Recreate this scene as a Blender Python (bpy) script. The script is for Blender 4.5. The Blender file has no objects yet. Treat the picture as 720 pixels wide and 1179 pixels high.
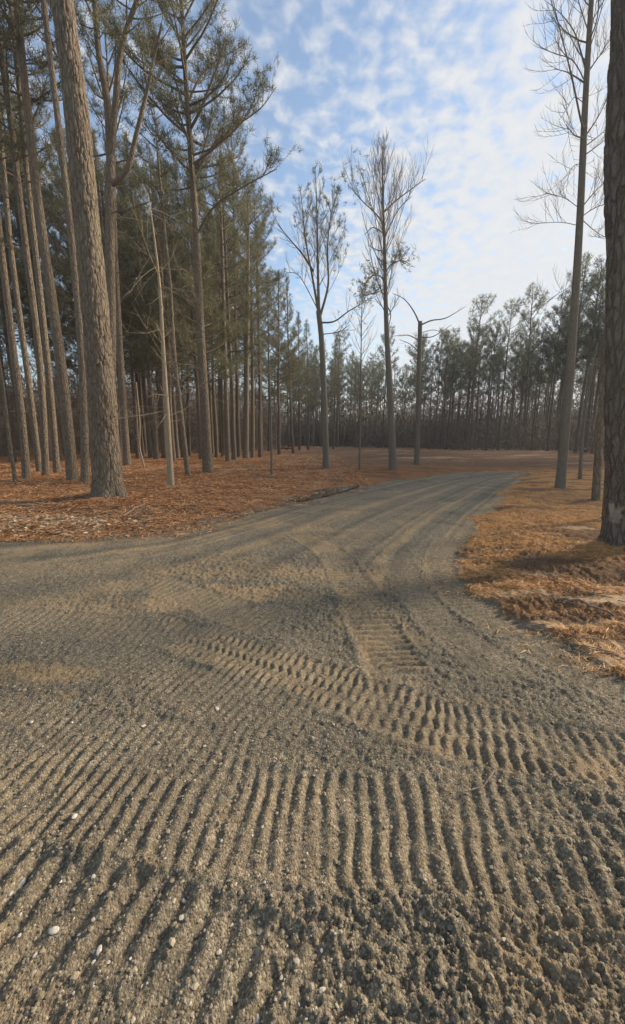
import bpy, math, random
import numpy as np
from mathutils import Vector

rng = np.random.default_rng(7)
random.seed(7)
C = bpy.context.scene.collection
R = math.radians

# ------------------------------------------------------------------ camera geometry
CAM_H, PITCH, F, CX, CY = 1.5, R(10.63), 450.0, 360.0, 589.5
def ray(px, py):
    x, u = (px - CX) / F, (CY - py) / F
    return np.array([x, math.cos(PITCH) + u * math.sin(PITCH), u * math.cos(PITCH) - math.sin(PITCH)])
def G(px, py):                       # photo point -> point on the ground
    d = ray(px, py); t = -CAM_H / d[2]
    return np.array([d[0] * t, d[1] * t])
def P(px, py, Y):                    # photo point -> point at the distance Y
    d = ray(px, py); t = Y / d[1]
    return np.array([d[0] * t, Y, CAM_H + d[2] * t])

# ------------------------------------------------------------------ noise
_perm = rng.permutation(4096)
_val = rng.random(4096)
def _h(ix, iy, s=0):
    return _perm[(_perm[(_perm[ix & 4095] + iy) & 4095] + s) & 4095]
def vnoise(x, y, s=0):
    ix, iy = np.floor(x).astype(np.int64), np.floor(y).astype(np.int64)
    fx, fy = x - ix, y - iy
    fx = fx * fx * (3 - 2 * fx); fy = fy * fy * (3 - 2 * fy)
    a, b = _val[_h(ix, iy, s)], _val[_h(ix + 1, iy, s)]
    c, d = _val[_h(ix, iy + 1, s)], _val[_h(ix + 1, iy + 1, s)]
    return (a + (b - a) * fx) * (1 - fy) + (c + (d - c) * fx) * fy - 0.5
def fbm(x, y, f, n=4, s=0, g=0.5):
    o, a = 0, 1.0
    for k in range(n):
        o = o + a * vnoise(x * f + 17.3 * k, y * f - 9.1 * k, s + k); f *= 2.03; a *= g
    return o
def cells(x, y, f, s=0):             # rounded lumps: (height 0..1, random per lump)
    x, y = x * f, y * f
    ix, iy = np.floor(x).astype(np.int64), np.floor(y).astype(np.int64)
    best = np.full(x.shape, 9.0); rnd = np.zeros(x.shape)
    for dx in (-1, 0, 1):
        for dy in (-1, 0, 1):
            h = _h(ix + dx, iy + dy, s)
            ox, oy = _val[h], _val[(h * 7 + 13) & 4095]
            r = 0.35 + 0.6 * _val[(h * 3 + 5) & 4095]
            d = ((ix + dx + ox - x) ** 2 + (iy + dy + oy - y) ** 2) / (r * r)
            m = d < best
            best = np.where(m, d, best); rnd = np.where(m, _val[(h * 11 + 3) & 4095], rnd)
    return np.sqrt(np.clip(1 - best, 0, 1)), rnd
def sstep(a, b, x):
    t = np.clip((x - a) / (b - a), 0, 1); return t * t * (3 - 2 * t)

# ------------------------------------------------------------------ mesh building
class MB:
    def __init__(s): s.v, s.q, s.t, s.n = [], [], [], 0
    def add(s, v, quads=None, tris=None):
        if quads is not None and len(quads): s.q.append(np.asarray(quads) + s.n)
        if tris is not None and len(tris): s.t.append(np.asarray(tris) + s.n)
        s.v.append(np.asarray(v, float)); s.n += len(v)
    def tube(s, pts, rad, k=6, cap=True):
        pts = np.asarray(pts, float); rad = np.asarray(rad, float); n = len(pts)
        t = np.gradient(pts, axis=0); t /= np.linalg.norm(t, axis=1)[:, None] + 1e-9
        a = np.array([1.0, 0, 0]) if abs(t[0][0]) < 0.8 else np.array([0, 1.0, 0])
        us = []
        for i in range(n):
            a = a - t[i] * np.dot(a, t[i]); a /= np.linalg.norm(a) + 1e-9; us.append(a)
        us = np.array(us); ws = np.cross(t, us)
        th = np.arange(k) * 2 * math.pi / k
        ring = us[:, None, :] * np.cos(th)[None, :, None] + ws[:, None, :] * np.sin(th)[None, :, None]
        v = (pts[:, None, :] + ring * rad[:, None, None]).reshape(-1, 3)
        i, j = np.meshgrid(np.arange(n - 1), np.arange(k), indexing='ij')
        b = i * k + j; c = i * k + (j + 1) % k
        q = np.stack([b, c, c + k, b + k], -1).reshape(-1, 4)
        tr = None
        if cap:
            v = np.vstack([v, pts[-1:]]); jj = np.arange(k)
            tr = np.stack([(n - 1) * k + jj, (n - 1) * k + (jj + 1) % k, np.full(k, n * k)], -1)
        s.add(v, q, tr)
    def build(s, name, mat, parent=None, smooth=True, attrs=None):
        me = bpy.data.meshes.new(name)
        if s.n:
            v = np.vstack(s.v)
            q = np.vstack(s.q) if s.q else np.zeros((0, 4), int)
            t = np.vstack(s.t) if s.t else np.zeros((0, 3), int)
            me.vertices.add(len(v)); me.vertices.foreach_set('co', v.astype(np.float32).ravel())
            me.loops.add(q.size + t.size)
            me.loops.foreach_set('vertex_index', np.concatenate([q.ravel(), t.ravel()]).astype(np.int32))
            me.polygons.add(len(q) + len(t))
            st = np.concatenate([np.arange(len(q)) * 4, q.size + np.arange(len(t)) * 3]).astype(np.int32)
            me.polygons.foreach_set('loop_start', st)
            me.polygons.foreach_set('use_smooth', np.full(len(st), smooth))
            me.update(calc_edges=True)
            for k_, a_ in (attrs or {}).items():
                at = me.attributes.new(k_, 'FLOAT', 'POINT'); at.data.foreach_set('value', np.asarray(a_, np.float32))
        if mat: me.materials.append(mat)
        o = bpy.data.objects.new(name, me); C.objects.link(o)
        if parent: o.parent = parent
        return o
def tag(o, label, cat, group=None, kind=None):
    if label: o['label'] = label
    if cat: o['category'] = cat
    if group: o['group'] = group
    if kind: o['kind'] = kind
    return o
def empty(name, loc):
    o = bpy.data.objects.new(name, None); o.empty_display_size = 0.3
    C.objects.link(o); o.location = loc; return o

# ------------------------------------------------------------------ materials
def newmat(name, rough=0.9):
    m = bpy.data.materials.new(name); m.use_nodes = True
    nt = m.node_tree; b = nt.nodes['Principled BSDF']
    b.inputs['Roughness'].default_value = rough
    b.inputs['Specular IOR Level'].default_value = 0.25
    return m, nt, b
def N(nt, t, **kw):
    n = nt.nodes.new(t)
    for k, v in kw.items(): setattr(n, k, v)
    return n
def L(nt, a, b): nt.links.new(a, b)
def noise(nt, co, scale, detail=4, rough=0.6, dist=0.0):
    n = N(nt, 'ShaderNodeTexNoise'); n.inputs['Scale'].default_value = scale
    n.inputs['Detail'].default_value = detail; n.inputs['Roughness'].default_value = rough
    n.inputs['Distortion'].default_value = dist
    if co: L(nt, co, n.inputs['Vector'])
    return n
def ramp(nt, fac, stops):
    r = N(nt, 'ShaderNodeValToRGB'); e = r.color_ramp.elements
    while len(e) < len(stops): e.new(0.5)
    for k, (p, c) in enumerate(stops):
        e[k].position = p; e[k].color = (*c, 1)
    L(nt, fac, r.inputs['Fac']); return r.outputs['Color']
def mix(nt, fac, a, b, blend='MIX'):
    n = N(nt, 'ShaderNodeMix', data_type='RGBA', blend_type=blend)
    for s, x in ((n.inputs['Factor'], fac), (n.inputs['A'], a), (n.inputs['B'], b)):
        if isinstance(x, (int, float)): s.default_value = x
        elif isinstance(x, tuple): s.default_value = (*x, 1)
        else: L(nt, x, s)
    return n.outputs['Result']
def math_(nt, op, a, b=0.0, clamp=False):
    n = N(nt, 'ShaderNodeMath', operation=op, use_clamp=clamp)
    for s, x in ((n.inputs[0], a), (n.inputs[1], b)):
        if isinstance(x, (int, float)): s.default_value = x
        else: L(nt, x, s)
    return n.outputs[0]
def attr(nt, name):
    return N(nt, 'ShaderNodeAttribute', attribute_name=name).outputs['Fac']
def mapping(nt, scale, kind='Object'):
    tc = N(nt, 'ShaderNodeTexCoord'); mp = N(nt, 'ShaderNodeMapping')
    mp.inputs['Scale'].default_value = scale; L(nt, tc.outputs[kind], mp.inputs['Vector'])
    return mp.outputs['Vector']
def bump(nt, b, h, strength, dist):
    n = N(nt, 'ShaderNodeBump'); n.inputs['Strength'].default_value = strength
    n.inputs['Distance'].default_value = dist
    L(nt, h, n.inputs['Height']); L(nt, n.outputs['Normal'], b.inputs['Normal'])

def bark_mat(name, dark, light, tint, scale=14, zs=0.3, bs=0.8, dist=0.03, scar=False):
    m, nt, b = newmat(name, 0.95)
    co = mapping(nt, (1, 1, zs))
    n0 = noise(nt, co, 6, 4); wob = N(nt, 'ShaderNodeVectorMath', operation='MULTIPLY_ADD')
    L(nt, n0.outputs['Color'], wob.inputs[0]); wob.inputs[1].default_value = (0.08,) * 3; L(nt, co, wob.inputs[2])
    vo = N(nt, 'ShaderNodeTexVoronoi', feature='DISTANCE_TO_EDGE'); vo.inputs['Scale'].default_value = scale
    L(nt, wob.outputs[0], vo.inputs['Vector'])
    vc = N(nt, 'ShaderNodeTexVoronoi'); vc.inputs['Scale'].default_value = scale; L(nt, wob.outputs[0], vc.inputs['Vector'])
    fine = noise(nt, co, scale * 6, 5, 0.7)
    plate = ramp(nt, vo.outputs['Distance'], [(0.0, (0, 0, 0)), (0.2, (1, 1, 1))])
    big = noise(nt, mapping(nt, (1, 1, 0.25)), 1.7, 3)
    col = ramp(nt, fine.outputs['Fac'], [(0.25, dark), (0.75, light)])
    col = mix(nt, math_(nt, 'MULTIPLY', N_sep(nt, vc.outputs['Color']), 0.45), col, tint)
    col = mix(nt, ramp(nt, big.outputs['Fac'], [(0.45, (0, 0, 0)), (0.7, (1, 1, 1))]), col,
              mix(nt, 0.4, col, (light[0] * 0.9, light[1] * 1.0, light[2] * 0.95)))
    col = mix(nt, plate, mix(nt, 0.6, dark, col), col)
    if scar: col = mix(nt, attr(nt, 'scar'), col, mix(nt, fine.outputs['Fac'], (0.5, 0.44, 0.38), (0.3, 0.22, 0.16)))
    L(nt, col, b.inputs['Base Color'])
    h = math_(nt, 'ADD', math_(nt, 'MULTIPLY', plate, 1.0), math_(nt, 'MULTIPLY', fine.outputs['Fac'], 0.5))
    bump(nt, b, h, bs, dist)
    return m
def N_sep(nt, c):
    s = N(nt, 'ShaderNodeSeparateColor'); L(nt, c, s.inputs[0]); return s.outputs[0]

M = {}
M['pine_bark'] = bark_mat('pine_bark', (0.06, 0.046, 0.034), (0.31, 0.242, 0.172), (0.215, 0.155, 0.11), 15, 0.28, 0.9, 0.028, True)
M['far_bark'] = bark_mat('far_bark', (0.07, 0.053, 0.04), (0.2, 0.157, 0.118), (0.19, 0.13, 0.09), 10, 0.3, 0.6, 0.03)
M['backlit_bark'] = bark_mat('backlit_bark', (0.055, 0.043, 0.036), (0.25, 0.205, 0.17), (0.18, 0.135, 0.108), 15, 0.26, 1.0, 0.03, True)  # darker, greyer pine bark: the right trunk's backlit shade put into its colour
M['gray_bark'] = bark_mat('gray_bark', (0.09, 0.074, 0.058), (0.22, 0.188, 0.15), (0.18, 0.147, 0.11), 22, 0.2, 0.5, 0.012)
M['pale_bark'] = bark_mat('pale_bark', (0.2, 0.15, 0.1), (0.42, 0.34, 0.24), (0.35, 0.26, 0.17), 16, 0.2, 0.45, 0.012)
M['twig'] = bark_mat('twig', (0.12, 0.095, 0.075), (0.26, 0.21, 0.17), (0.22, 0.17, 0.13), 20, 0.3, 0.3, 0.01)

def needle_mat(name, c0, c1, c2, trans=0.3):
    m, nt, b = newmat(name, 0.6)
    g = N(nt, 'ShaderNodeNewGeometry'); oi = N(nt, 'ShaderNodeObjectInfo')
    nz = noise(nt, mapping(nt, (1, 1, 1)), 0.9, 2)
    col = ramp(nt, g.outputs['Random Per Island'], [(0.0, c0), (0.6, c1), (1.0, c2)])
    col = mix(nt, ramp(nt, nz.outputs['Fac'], [(0.4, (0, 0, 0)), (0.65, (1, 1, 1))]), col, mix(nt, 0.5, col, c2))
    hs = N(nt, 'ShaderNodeHueSaturation'); L(nt, col, hs.inputs['Color'])
    L(nt, math_(nt, 'MULTIPLY_ADD', oi.outputs['Random'], 0.5), hs.inputs['Value'])
    hs.inputs['Value'].links[0].from_node.inputs[2].default_value = 0.75
    L(nt, hs.outputs['Color'], b.inputs['Base Color'])
    tr = N(nt, 'ShaderNodeBsdfTranslucent'); L(nt, hs.outputs['Color'], tr.inputs['Color'])
    ms = N(nt, 'ShaderNodeMixShader'); ms.inputs[0].default_value = trans
    L(nt, b.outputs[0], ms.inputs[1]); L(nt, tr.outputs[0], ms.inputs[2])
    L(nt, ms.outputs[0], nt.nodes['Material Output'].inputs['Surface'])
    return m
M['needles'] = needle_mat('pine_needles', (0.065, 0.07, 0.032), (0.115, 0.117, 0.054), (0.21, 0.19, 0.095))
M['far_needles'] = needle_mat('far_needles', (0.055, 0.068, 0.032), (0.1, 0.115, 0.055), (0.16, 0.165, 0.08))
M['straw_red'] = needle_mat('pine_straw_red', (0.2, 0.08, 0.032), (0.4, 0.185, 0.075), (0.62, 0.36, 0.17), 0.1)
M['straw_gold'] = needle_mat('pine_straw_gold', (0.28, 0.125, 0.045), (0.54, 0.26, 0.09), (0.7, 0.44, 0.19), 0.1)
M['brush'] = needle_mat('dry_brush', (0.08, 0.06, 0.045), (0.14, 0.105, 0.075), (0.22, 0.17, 0.12), 0.1)
M['chips'] = needle_mat('wood_chips', (0.3, 0.18, 0.09), (0.5, 0.36, 0.2), (0.66, 0.54, 0.38), 0.0)

def stone_mat(name, a, bcol):
    m, nt, b = newmat(name, 0.85)
    g = N(nt, 'ShaderNodeNewGeometry')
    n = noise(nt, mapping(nt, (1, 1, 1)), 90, 4)
    col = ramp(nt, g.outputs['Random Per Island'], [(0.0, a), (0.8, tuple(0.6 * x + 0.4 * y for x, y in zip(a, bcol))), (1.0, bcol)])
    col = mix(nt, 0.5, col, mix(nt, n.outputs['Fac'], (0.3, 0.3, 0.3), (1.5, 1.45, 1.4)), 'MULTIPLY')
    L(nt, col, b.inputs['Base Color']); bump(nt, b, n.outputs['Fac'], 0.5, 0.004)
    return m
M['stone'] = stone_mat('gravel_stone', (0.21, 0.165, 0.105), (0.4, 0.33, 0.23))
M['pale_stone'] = stone_mat('pale_stone', (0.46, 0.4, 0.32), (0.62, 0.57, 0.48))

# ground: gravel and forest floor share the node tree, steered by per-vertex zone masks
def ground_mat(name):
    m, nt, b = newmat(name, 0.95)
    b.inputs['Specular IOR Level'].default_value = 0.12
    co = mapping(nt, (1, 1, 1))
    n1, n2, n3 = noise(nt, co, 7, 5, 0.65), noise(nt, co, 55, 4, 0.7), noise(nt, co, 260, 3, 0.7)
    vo = N(nt, 'ShaderNodeTexVoronoi'); vo.inputs['Scale'].default_value = 130; L(nt, co, vo.inputs['Vector'])
    g = ramp(nt, n2.outputs['Fac'], [(0.28, (0.092, 0.074, 0.05)), (0.72, (0.285, 0.233, 0.157))])
    g = mix(nt, 0.55, g, ramp(nt, N_sep(nt, vo.outputs['Color']), [(0.0, (0.055, 0.045, 0.031)), (0.65, (0.25, 0.204, 0.137)), (1.0, (0.58, 0.49, 0.36))]))
    g = mix(nt, ramp(nt, n1.outputs['Fac'], [(0.3, (0, 0, 0)), (0.7, (1, 1, 1))]), mix(nt, 0.25, g, (0.13, 0.12, 0.095)), g)
    g = mix(nt, math_(nt, 'MULTIPLY', attr(nt, 'tan'), 0.8), g, mix(nt, n2.outputs['Fac'], (0.3, 0.19, 0.09), (0.5, 0.36, 0.2)))
    g = mix(nt, attr(nt, 'damp_dark'), g, mix(nt, 0.55, g, (0.06, 0.06, 0.052)))
    red = ramp(nt, n2.outputs['Fac'], [(0.25, (0.12, 0.05, 0.022)), (0.5, (0.28, 0.12, 0.048)), (0.75, (0.45, 0.24, 0.11))])
    gold = ramp(nt, n2.outputs['Fac'], [(0.25, (0.18, 0.08, 0.03)), (0.5, (0.4, 0.195, 0.068)), (0.75, (0.58, 0.34, 0.14))])
    mulch = ramp(nt, n2.outputs['Fac'], [(0.3, (0.08, 0.045, 0.026)), (0.6, (0.19, 0.11, 0.06)), (0.8, (0.36, 0.22, 0.12))])
    sand = ramp(nt, n2.outputs['Fac'], [(0.3, (0.36, 0.22, 0.11)), (0.7, (0.58, 0.42, 0.25))])
    dirt = ramp(nt, n1.outputs['Fac'], [(0.3, (0.13, 0.07, 0.038)), (0.7, (0.27, 0.155, 0.085))])
    f = mix(nt, attr(nt, 'gold'), red, gold)
    f = mix(nt, attr(nt, 'dirt'), f, dirt)
    f = mix(nt, attr(nt, 'mulch'), f, mulch)
    f = mix(nt, attr(nt, 'sand'), f, sand)
    col = mix(nt, attr(nt, 'road'), f, g)
    L(nt, col, b.inputs['Base Color'])
    h = math_(nt, 'ADD', math_(nt, 'MULTIPLY', n2.outputs['Fac'], 1.0), math_(nt, 'MULTIPLY', n3.outputs['Fac'], 0.35))
    h = math_(nt, 'ADD', h, math_(nt, 'MULTIPLY', vo.outputs['Distance'], -0.5))
    bump(nt, b, h, 0.9, 0.012)
    return m
M['ground'] = ground_mat('ground')

# ------------------------------------------------------------------ ground shape
LEFT_PX = [(-420, 650), (-200, 634), (0, 621), (60, 618), (110, 615), (180, 609), (250, 596), (300, 583), (350, 573), (400, 562), (450, 553), (500, 547), (560, 543), (600, 541.5)]
RIGHT_PX = [(604, 545), (592, 558), (575, 574), (555, 594), (536, 618), (525, 640), (528, 660), (546, 686), (590, 716), (640, 742), (690, 768), (730, 792), (800, 835), (900, 900)]
left_e = np.array([G(*p) for p in LEFT_PX]); right_e = np.array([G(*p) for p in RIGHT_PX])
road_poly = np.vstack([left_e, right_e, [[6, -1.0], [9, -6], [-40, -6]]])
def seg_dist(x, y, line, closed=False):
    d = np.full(x.shape, 1e9); u = np.zeros(x.shape); v = np.zeros(x.shape); s0 = 0
    pts = list(line) + ([line[0]] if closed else [])
    for a, b in zip(pts[:-1], pts[1:]):
        e = b - a; ln = math.hypot(*e); e = e / ln
        rx, ry = x - a[0], y - a[1]
        t = np.clip(rx * e[0] + ry * e[1], 0, ln)
        dx, dy = rx - t * e[0], ry - t * e[1]
        dd = np.hypot(dx, dy); m = dd < d
        d = np.where(m, dd, d); u = np.where(m, s0 + rx * e[0] + ry * e[1] if False else s0 + t, u)
        v = np.where(m, e[0] * ry - e[1] * rx, v); s0 += ln
    return d, u, v
def inside(x, y, poly):
    r = np.zeros(x.shape, bool); n = len(poly)
    for i in range(n):
        (x0, y0), (x1, y1) = poly[i], poly[(i + 1) % n]
        if y0 == y1: continue
        c = ((y0 > y) != (y1 > y)) & (x < (x1 - x0) * (y - y0) / (y1 - y0) + x0)
        r ^= c
    return r
def smooth_line(px, n=8):
    p = np.array([G(*q) for q in px]); out = []
    p = np.vstack([2 * p[0] - p[1], p, 2 * p[-1] - p[-2]])
    for i in range(1, len(p) - 2):
        for k in range(n):
            t = k / n
            out.append(0.5 * (2 * p[i] + (p[i + 1] - p[i - 1]) * t + (2 * p[i - 1] - 5 * p[i] + 4 * p[i + 1] - p[i + 2]) * t * t + (3 * p[i] - p[i - 1] - 3 * p[i + 1] + p[i + 2]) * t ** 3))
    out.append(p[-2]); return np.array(out)
# crawler tracks: (centre line in the photo's ground points, width, pitch, depth, tan, stagger)
TRACKS = [
    ([(150, 712), (250, 745), (350, 778), (430, 808), (520, 838), (620, 863), (720, 885), (860, 915)], 0.40, 0.062, 0.022, 0.35, 1),
    ([(-260, 850), (-100, 868), (40, 892), (160, 915), (280, 935), (400, 948), (520, 955), (660, 975), (860, 1010)], 0.46, 0.068, 0.018, 0.2, 0),
    ([(-400, 990), (-200, 1018), (-40, 1046), (100, 1086), (220, 1132), (330, 1190), (430, 1280)], 0.42, 0.09, 0.025, 0.12, 0),
    ([(470, 800), (445, 750), (420, 700), (402, 665), (380, 636), (340, 612)], 0.40, 0.08, 0.024, 0.9, 0),
    ([(800, 850), (715, 800), (640, 762), (575, 722), (535, 692), (512, 662), (508, 640), (518, 615)], 0.36, 0.075, 0.018, 0.25, 0),
    ([(160, 668), (210, 682), (265, 702), (330, 725)], 0.40, 0.08, 0.016, 0.4, 0),
    ([(60, 715), (150, 760), (260, 800), (380, 850)], 0.40, 0.062, 0.011, 0.1, 0),
    ([(-300, 800), (-120, 815), (60, 838), (200, 858), (340, 878)], 0.34, 0.062, 0.009, 0.05, 0),
    ([(470, 905), (600, 925), (760, 955)], 0.26, 0.06, 0.010, 0.1, 0),
    ([(620, 800), (560, 760), (505, 715), (470, 670), (455, 630)], 0.34, 0.075, 0.010, 0.2, 0),
    ([(-200, 700), (0, 712), (130, 722), (260, 735)], 0.36, 0.075, 0.009, 0.2, 0),
]
TRACKS = [(smooth_line(t[0]),) + t[1:] for t in TRACKS]
def blob(x, y, px, py, rx, ry, s):       # soft irregular patch centred on a ground point
    c = G(px, py); n = fbm(x, y, 2.2, 3, s)
    return sstep(1.15, 0.55, np.hypot((x - c[0]) / rx, (y - c[1]) / ry) + n * 0.9)
pud_line = np.array([G(*p) for p in [(330, 577.5), (352, 572), (380, 565), (412, 558.5)]])

def terrain(x, y):
    """height and zone masks at ground points"""
    d, _, _ = seg_dist(x, y, road_poly, True)
    sd = np.where(inside(x, y, road_poly), d, -d)
    sd = sd + fbm(x, y, 1.1, 4, 3) * np.clip(0.05 + 0.035 * y, 0.05, 0.5) + fbm(x, y, 5.5, 3, 4) * np.clip(.03 + .022 * y, 0, .3)
    road = sstep(-0.04, 0.05, sd)
    dL, uL, _ = seg_dist(x, y, left_e); dR, uR, _ = seg_dist(x, y, right_e)
    far = sstep(2.6, 5.0, y)
    v = dL / (dL + dR + 1e-6)
    st = vnoise(v * 26, uR * 0.18 + y * 0.05, 40) + 0.7 * vnoise(v * 60, y * 0.12, 41)
    z = fbm(x, y, 0.09, 3, 60) * 0.25 * sstep(6, 30, np.hypot(x, y)) + fbm(x, y, 0.5, 3, 61) * 0.05
    off = np.clip(-sd, 0, 3)
    z = z + (1 - road) * (0.012 + 0.035 * sstep(0, 0.8, off) + fbm(x, y, 1.6, 4, 62) * 0.06 + fbm(x, y, 7, 3, 63) * 0.022)
    # loose clods
    near = sstep(12, 3, y)
    c1, r1 = cells(x, y, 26, 5); c2, r2 = cells(x, y, 48, 6); c3, r3 = cells(x, y, 95, 7)
    loose = np.clip(0.25 + 1.2 * fbm(x, y, 0.9, 3, 64), 0, 1)
    loose = np.maximum(loose, blob(x, y, 560, 1110, 0.75, 0.24, 65))
    loose = np.maximum(loose, blob(x, y, 690, 1000, 0.35, 0.4, 68))
    loose = np.maximum(loose, 0.35 * blob(x, y, 570, 770, 0.8, 0.6, 66))
    tan = np.clip(0.55 * sstep(0.02, 0.45, st) * far + 0.4 * sstep(0.1, 0.45, fbm(x, y, 1.3, 5, 67, .6)), 0, 1)
    for px, py, rx, ry, a in ((50, 772, .5, .18, .9), (240, 690, .8, .3, .8), (430, 725, .3, .6, .5), (320, 662, 1.2, .3, .6), (90, 700, 1.5, .35, .35),
                              (700, 890, .2, .1, .8), (250, 935, .12, .05, .5), (610, 1110, .07, .025, .9), (490, 850, .3, .2, .3), (140, 655, 2.2, .3, .3)):
        tan = np.maximum(tan, a * blob(x, y, px, py, rx, ry, int(px)))
    damp_dark = 0.45 * sstep(.08, .4, fbm(x, y, 1.7, 5, 72, .6)) + far * 0.65 * sstep(0.06, 0.45, -st) + 0.9 * blob(x, y, 470, 690, 0.6, 1.6, 70) * 0.4 + 0.35 * blob(x, y, 640, 1120, 0.8, 0.4, 71)  # random mottling, wheel streaks, broad darker patches mid-road and at lower right
    zr = st * 0.017 * far
    trk = np.zeros_like(x)
    for line, w, pitch, dep, tn, stag in TRACKS:
        bx0, by0 = line.min(0) - w; bx1, by1 = line.max(0) + w
        m = (x > bx0) & (x < bx1) & (y > by0) & (y < by1)
        if not m.any(): continue
        xx, yy = x[m], y[m]
        dd, u, vv = seg_dist(xx, yy, line)
        tot = np.hypot(*np.diff(line, axis=0).T).sum()
        e = sstep(0, 0.35, u) * sstep(0, 0.35, tot - u)
        rag = fbm(xx, yy, 9, 3, 80) * 0.06
        ins = sstep(w / 2 + 0.025, w / 2 - 0.03, np.abs(vv) + rag) * e
        ins = ins * (1 - .6 * sstep(.16, .4, fbm(xx, yy, 1.5, 3, 87))); trk[m] = np.maximum(trk[m], ins)
        ph = u / pitch + fbm(xx, yy, 3.5, 3, 81) * 0.55
        if stag: ph = ph + 0.12 * np.sin(vv * 2 * math.pi / 0.13) + 0.5 * sstep(-.03, .03, vv) * sstep(2.3, 1.2, u)
        c = 0.5 + 0.5 * np.cos(2 * math.pi * ph)
        prof = np.power(c, 0.75) * np.clip(0.85 + 0.9 * fbm(xx, yy, 5, 2, 82), 0.25, 1.2)
        hh = -0.18 * dep + dep * (prof - 0.35)
        berm = 0.3 * dep * np.exp(-((np.abs(vv) - w / 2 - 0.02) / 0.03) ** 2) * e
        zz = zr[m]; zr[m] = zz * (1 - 0.6 * ins) + hh * ins + berm
        tan[m] = np.maximum(tan[m] * (1 - 0.5 * ins), tn * ins * (0.6 + 0.8 * (fbm(xx, yy, 6, 2, 83) + .3)) * (.45 + .75 * c))
        lm = loose[m]; loose[m] = lm * (1 - 0.75 * ins * (lm < 0.9))
    grit = near * ((0.001 + 0.005 * loose) * c1 * (r1 > 0.62) + (0.003 + 0.007 * loose) * c2 * (r2 > 0.45) + 0.005 * c3 * (r3 > 0.25))
    grit = grit + near * (0.010 + 0.010 * loose) * fbm(x, y, 30, 4, 85, .66) + 0.014 * fbm(x, y, 4, 3, 86)
    z = z + road * (zr + grit * (1 - .42 * trk))
    # right-hand bank zones
    right = x > np.interp(y, right_e[::-1][:, 1], right_e[::-1][:, 0]) - 0.5 if False else x > 0.05 * y + 0.4
    xr = np.interp(y, right_e[::-1][:, 1], right_e[::-1][:, 0])
    gold = sstep(-.6, -.2, x - xr) * sstep(26, 17, y)
    clear = sstep(17, 26, y) * sstep(-6, 2, x - (y - 30) * 0.02)
    dirt = clear
    mulch = np.zeros_like(x); sand = np.zeros_like(x)
    for px, py, rx, ry, a in ((675, 660, 1.2, .7, .9), (650, 700, 1.2, .3, .8), (700, 720, .9, .12, .9), (620, 740, .5, .08, .6), (690, 620, .9, .8, .8), (660, 575, 1.3, 1.6, .5)):
        mulch = np.maximum(mulch, a * right * blob(x, y, px, py, rx, ry, int(py)))
    mulch = np.maximum(mulch, right * 0.85 * sstep(0.06, 0.3, fbm(x * 0.6, y * 1.6, 2.1, 4, 90)))
    for px, py, rx, ry, a in ((712, 697, .55, .10, 1.0), (600, 690, .4, .06, .6), (625, 665, .25, .06, .5), (660, 612, .35, .22, .7), (690, 752, .6, .12, .7), (560, 690, .3, .1, .4), (640, 728, .4, .07, .7), (700, 770, .5, .1, .8)):
        sand = np.maximum(sand, a * right * blob(x, y, px, py, rx, ry, int(px) + 1))
    left = (1 - right) * (1 - road)
    mulch = np.maximum(mulch, left * 0.75 * sstep(0.0, 0.36, fbm(x * 0.7, y * 1.2, 0.8, 5, 96, .6)))
    mulch = np.maximum(mulch, left * 0.8 * blob(x, y, 118, 592, 2.2, .9, 97))
    sand = np.maximum(sand, left * 0.5 * sstep(0.22, 0.42, fbm(x * 0.6, y * 1.5, 1.3, 3, 98)))
    sand = np.maximum(sand, dirt * 0.55 * sstep(0.2, 0.45, vnoise(x * 0.12, y * 0.9, 91) + 0.4 * vnoise(x * 0.5, y * 2, 92)))
    z = z + (1 - road) * right * near * (1 - .8 * sand) * (fbm(x * 0.7, y, 5, 4, 93) * 0.03 + fbm(x, y, 16, 4, 94, .65) * 0.03 + .016 * c1 * (r1 > .6) + .012 * c2 * (r2 > .5))
    for bx, by, rr, hh in MOUNDS:
        z = z + hh * np.exp(-((x - bx) ** 2 + (y - by) ** 2) / (rr * rr)) * (1 - road)
    dp, _, _ = seg_dist(x, y, pud_line)
    kp = sstep(1.4, .3, dp + 0.2 * fbm(x, y, 1.5, 2, 95)); z = z * (1 - kp) + kp * (-0.034 + fbm(x * .8, y, 2.6, 4, 99) * .075)
    damp_dark = np.maximum(damp_dark, 0.5 * sstep(1.0, 0.3, dp)); 
    mulch = np.maximum(mulch, 0.4 * sstep(1.2, 0.4, dp))
    return z, dict(road=road, tan=np.clip(tan, 0, 1), damp_dark=np.clip(damp_dark, 0, 1), gold=gold, dirt=dirt, mulch=mulch, sand=sand), sd
_bA, _bR = G(127, 577), G(720, 637)
MOUNDS = [(_bA[0], _bA[1], 1.0, 0.10), (_bR[0], _bR[1], 0.7, 0.08), (G(480, 528)[0], G(480, 528)[1] + 14, 7, 0.35), (G(645, 563)[0], G(645, 563)[1], 0.6, 0.06), (G(453, 544)[0], G(453, 544)[1], .6, .06)]
def gz(x, y):
    x = np.atleast_1d(np.asarray(x, float)); y = np.atleast_1d(np.asarray(y, float))
    return terrain(x, y)[0]

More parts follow.
